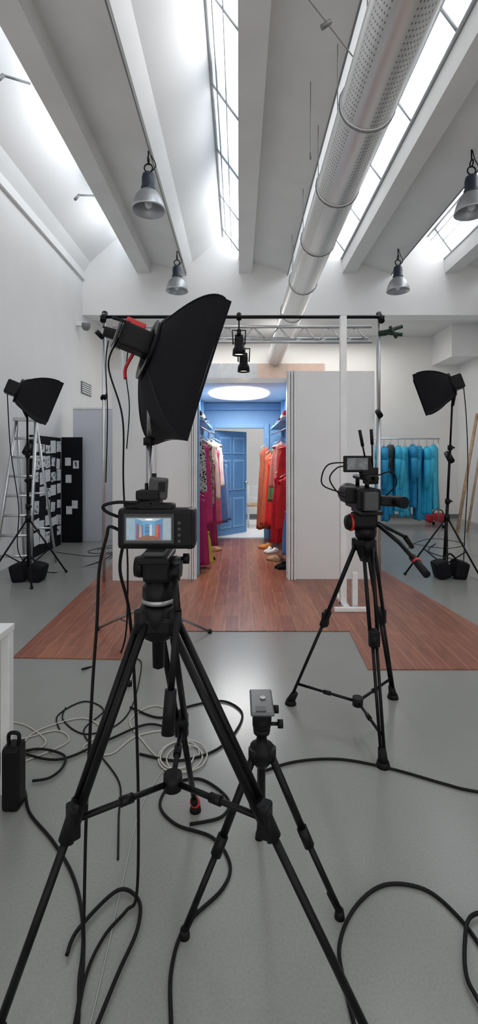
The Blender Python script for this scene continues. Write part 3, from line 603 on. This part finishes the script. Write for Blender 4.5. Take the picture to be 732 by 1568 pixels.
# --- right tripod with video camera
g=G('video_camera_tripod',(.72,2.6,0))
tripod(g,(.72,2.6,1.0),[(.314,2.78,0),(.96,2.85,0),(.70,2.22,0)],.055,.45,.0105,.024,spread=(.67,2.58,.12),spread_z=.13,lowdouble=True,footr=.035)
lathe('bowl',[(0,-.1),(.03,-.09),(.045,-.05),(.06,0),(.06,.03),(.05,.04),(0,.04)],(.72,2.6,1.0),BLKM,g)
lathe('pan_base',[(0,.04),(.055,.045),(.06,.07),(.06,.10),(0,.11)],(.72,2.6,1.0),BLK,g)
box('tilt_block',(.71,2.6,1.145),(.13,.12,.08),BLK,g,bev=.015)
lathe('counterbalance_knob',[(0,0),(.045,0),(.048,.02),(.04,.04),(0,.045)],(.65,2.6,1.13),BLK,g,axis=(-1,-.2,0)); lathe('red_ring',[(.049,.012),(.05,.02),(.046,.026)],(.65,2.6,1.13),RED,g,axis=(-1,-.2,0))
box('top_plate',(.72,2.58,1.195),(.12,.22,.02),BLKM,g,bev=.004)
rods('pan_handle',[((.78,2.56,1.12),(.825,2.35,1.06),.011),((.825,2.35,1.06),(.848,2.18,1.0),.011),((.842,2.22,1.015),(.855,2.08,.965),.018)],BLK,g)
rods('pan_handle_red',[((.847,2.185,1.003),(.849,2.17,.998),.020)],RED,g)
rods('second_handle',[((.80,2.62,1.12),(1.0,2.75,1.02),.010),((1.0,2.75,1.02),(1.06,2.8,.95),.015)],BLK,g)
g=G('video_camera',(.72,2.6,1.3))
box('body',(.70,2.60,1.27),(.13,.30,.12),BLK,g,bev=.015)
box('battery',(.70,2.43,1.265),(.075,.05,.10),DGREY,g,bev=.008)
box('side_unit',(.62,2.58,1.29),(.07,.16,.09),BLK,g,bev=.012)
lathe('lens_hood',[(0,0),(.05,0),(.052,.10),(.065,.14),(.065,.2),(0,.15)],(.70,2.74,1.27),BLK,g,axis=(0,1,0))
box('viewfinder',(.835,2.50,1.260),(.15,.09,.055),BLK,g,rot=(0,.05,.05),bev=.012)
rods('eyecup',[((.845,2.46,1.26),(.87,2.40,1.26),.026,.032)],RUB,g)
rods('viewfinder_arm',[((.76,2.55,1.30),(.80,2.52,1.27),.012)],BLK,g)
rods('top_handle',[((.70,2.50,1.33),(.70,2.50,1.385),.012),((.70,2.70,1.33),(.70,2.70,1.385),.012),((.70,2.47,1.385),(.70,2.76,1.385),.014)],BLK,g)
box('monitor',(.66,2.55,1.462),(.155,.025,.092),BLK,g,bev=.006); b2('monitor_screen',(.60,2.534,1.43),(.715,2.538,1.495),mat('monitor_lit',(.12,.13,.14),.2,emit=.15,scale=40,var=.5),g)
rods('monitor_arm',[((.68,2.56,1.42),(.69,2.56,1.385),.01)],BLK,g)
box('radio_receiver',(.73,2.56,1.42),(.09,.05,.045),BLK,g,bev=.006)
rods('antennas',[((.70,2.54,1.50),(.685,2.53,1.56),.005),((.685,2.53,1.56),(.668,2.53,1.65),.009),((.745,2.55,1.44),(.74,2.54,1.58),.005),((.74,2.54,1.57),(.735,2.54,1.655),.009)],BLK,g)
box('mic_clamp',(.76,2.64,1.37),(.06,.08,.05),BLK,g,rot=(0,0,.3),bev=.01); rods('microphone',[((.77,2.55,1.38),(.80,2.85,1.38),.012)],BLK,g)
cable('camera_leads',[[(.60,2.55,1.47),(.50,2.54,1.46),(.46,2.53,1.40),(.47,2.53,1.34),(.58,2.55,1.30)],[(.60,2.55,1.45),(.54,2.52,1.44),(.50,2.52,1.38),(.55,2.52,1.30),(.62,2.52,1.26)],[(.76,2.5,1.4),(.83,2.48,1.42),(.86,2.5,1.35),(.80,2.52,1.28)]],.004,RUB,g)
# ---------------------------------------------------------------- table and power box
g=G('white_table',(-1.4,1.6,0))
b2('top',(-1.9,1.25,.72),(-1.015,2.07,.75),WHT,g,bev=.004)
for x,y in ((-1.038,2.045),(-1.038,1.30),(-1.86,2.045),(-1.86,1.30)): b2('leg',(x-.02,y-.02,0),(x+.02,y+.02,.72),WHT,g,bev=.004)
g=G('battery_power_bank',(-.97,1.95,0))
box('body',(-.968,1.965,.135),(.075,.08,.27),BLK,g,bev=.018); cable('handle',[[(-.988,1.965,.26),(-.988,1.965,.31),(-.948,1.965,.31),(-.948,1.965,.26)]],.008,BLK,g)
# ---------------------------------------------------------------- cables on floor
zc=.007
def fl_(pts,z=zc): return [(x,y,z) for x,y in pts]
cable('black_floor_cables',[
 fl_([(.307,1.15),(.30,1.28),(.308,1.4),(.389,1.52),(.51,1.596),(.64,1.58),(.71,1.49),(.738,1.38),(.72,1.28),(.66,1.15)]),
 fl_([(.90,1.52),(.83,1.50),(.746,1.475),(.692,1.4),(.652,1.31),(.655,1.243),(.67,1.1)],zc+.008),
 fl_([(.09,2.16),(.27,2.24),(.497,2.26),(.731,2.19),(.938,2.09),(1.066,2.04),(1.5,1.94),(2.2,2.1)]),
 fl_([(-1.2,2.3),(-1.12,2.16),(-.98,2.07),(-.88,1.92),(-.727,1.78),(-.6,1.64),(-.516,1.5),(-.46,1.346),(-.43,1.19),(-.42,1.0)]),
 fl_([(-.95,2.10),(-.88,2.12),(-.847,2.19),(-.874,2.28),(-1.02,2.33),(-1.16,2.28),(-1.3,2.2)],zc+.006),
 fl_([(-.514,1.364),(-.505,1.44),(-.416,1.567),(-.337,1.533),(-.32,1.438),(-.349,1.31),(-.38,1.15)],zc+.008),
 fl_([(-.17,1.1),(-.177,1.19),(-.197,1.33),(-.169,1.458),(-.059,1.579),(-.034,1.68),(-.105,1.795),(-.255,1.858),(-.339,1.96),(-.309,2.08),(-.18,2.12),(-.05,2.0),(-.07,1.9),(-.2,1.86)]),
 fl_([(-.65,2.73),(-.45,2.62),(-.298,2.74),(-.104,2.8),(.015,2.68),(-.014,2.5),(-.12,2.33),(-.3,2.25),(-.5,2.3)]),
 fl_([(-1.2,2.35),(-.9,2.25),(-.7,2.4),(-.5,2.55),(-.3,2.45)],zc+.004)],.006,RUB)
cable('thin_black_cables',[
 fl_([(-1.036,2.73),(-1.0,2.60),(-.833,2.47),(-.68,2.56),(-.644,2.8),(-.70,3.28),(-.76,3.4)],.004),
 fl_([(-.98,2.5),(-1.05,2.65),(-.95,2.8),(-.8,2.7),(-.85,2.5),(-.7,2.3),(-.55,2.1),(-.5,1.9),(-.45,1.7)],.004),
 fl_([(-2.3,7.4),(-2.0,7.6),(-1.9,7.3),(-2.2,7.1),(-2.4,7.3),(-2.1,7.8),(-1.8,7.6),(-1.75,7.0)],.005),
 fl_([(-2.9,7.2),(-2.5,7.0),(-2.2,6.9),(-1.95,7.1),(-1.9,6.7)],.005),
 fl_([(3.0,7.9),(3.4,7.5),(3.9,7.9),(3.6,8.4),(3.1,8.0),(2.6,7.2)],.005)],.004,RUB)
def coil(cx,cy_,r,n,z=.006):
    out=[]
    for i in range(n*10+1):
        a=i/10*2*math.pi; k=1+.18*math.sin(i*.37); out.append((cx+r*k*math.cos(a)+.03*math.sin(i*.11),cy_+r*1.1*k*math.sin(a),z+.002*(i/10)))
    return out
cable('white_extension_cables',[coil(-.30,2.28,.10,3),
 fl_([(-1.6,2.7),(-1.36,2.6),(-1.19,2.55),(-1.02,2.41),(-1.04,2.33),(-1.12,2.36),(-1.1,2.5),(-.9,2.62),(-.75,2.5),(-.8,2.35),(-.65,2.3),(-.55,2.45),(-.35,2.5),(-.25,2.35)],.005),
 fl_([(-.35,2.2),(-.5,2.4),(-.62,2.6),(-.5,2.75),(-.3,2.6)],.005),
 fl_([(-1.5,2.5),(-1.2,2.42),(-1.0,2.5),(-.9,2.4),(-1.05,2.25)],.005)],.004,CABW)
cable('grey_cord',[fl_([(-.36,2.2),(-.42,1.94),(-.41,1.6),(-.395,1.28),(-.39,1.0)],.003)],.002,mat('cord_grey',(.4,.4,.4),.6))
# ---------------------------------------------------------------- light
w=bpy.data.worlds.new('World'); S.world=w; w.use_nodes=True; bg=w.node_tree.nodes['Background']; bg.inputs[0].default_value=(1,.985,.965,1); bg.inputs[1].default_value=1.08
def area(name,loc,rot,sx_,sy_,e,c=(1,1,1)):
    l=bpy.data.lights.new(name,'AREA'); l.shape='RECTANGLE'; l.size=sx_; l.size_y=sy_; l.energy=e; l.color=c
    o=bpy.data.objects.new(name,l); o.location=loc; o.rotation_euler=rot; COL.objects.link(o)
area('set_light',(.05,7.2,2.40),(0,0,0),.8,1.2,34,(1,.98,.95))
area('back_room_light',(1.0,10.2,4.3),(0,0,0),5,.8,75,(1,.98,.95))
# ---------------------------------------------------------------- camera
cd=bpy.data.cameras.new('camera'); co=bpy.data.objects.new('camera',cd); COL.objects.link(co)
co.location=(0,0,1.5); co.rotation_euler=(math.pi/2,0,0)
cd.sensor_fit='VERTICAL'; cd.sensor_height=36; cd.sensor_width=36; cd.lens=36*1150/2576; cd.shift_y=-138/2576; cd.clip_start=.05
S.camera=co
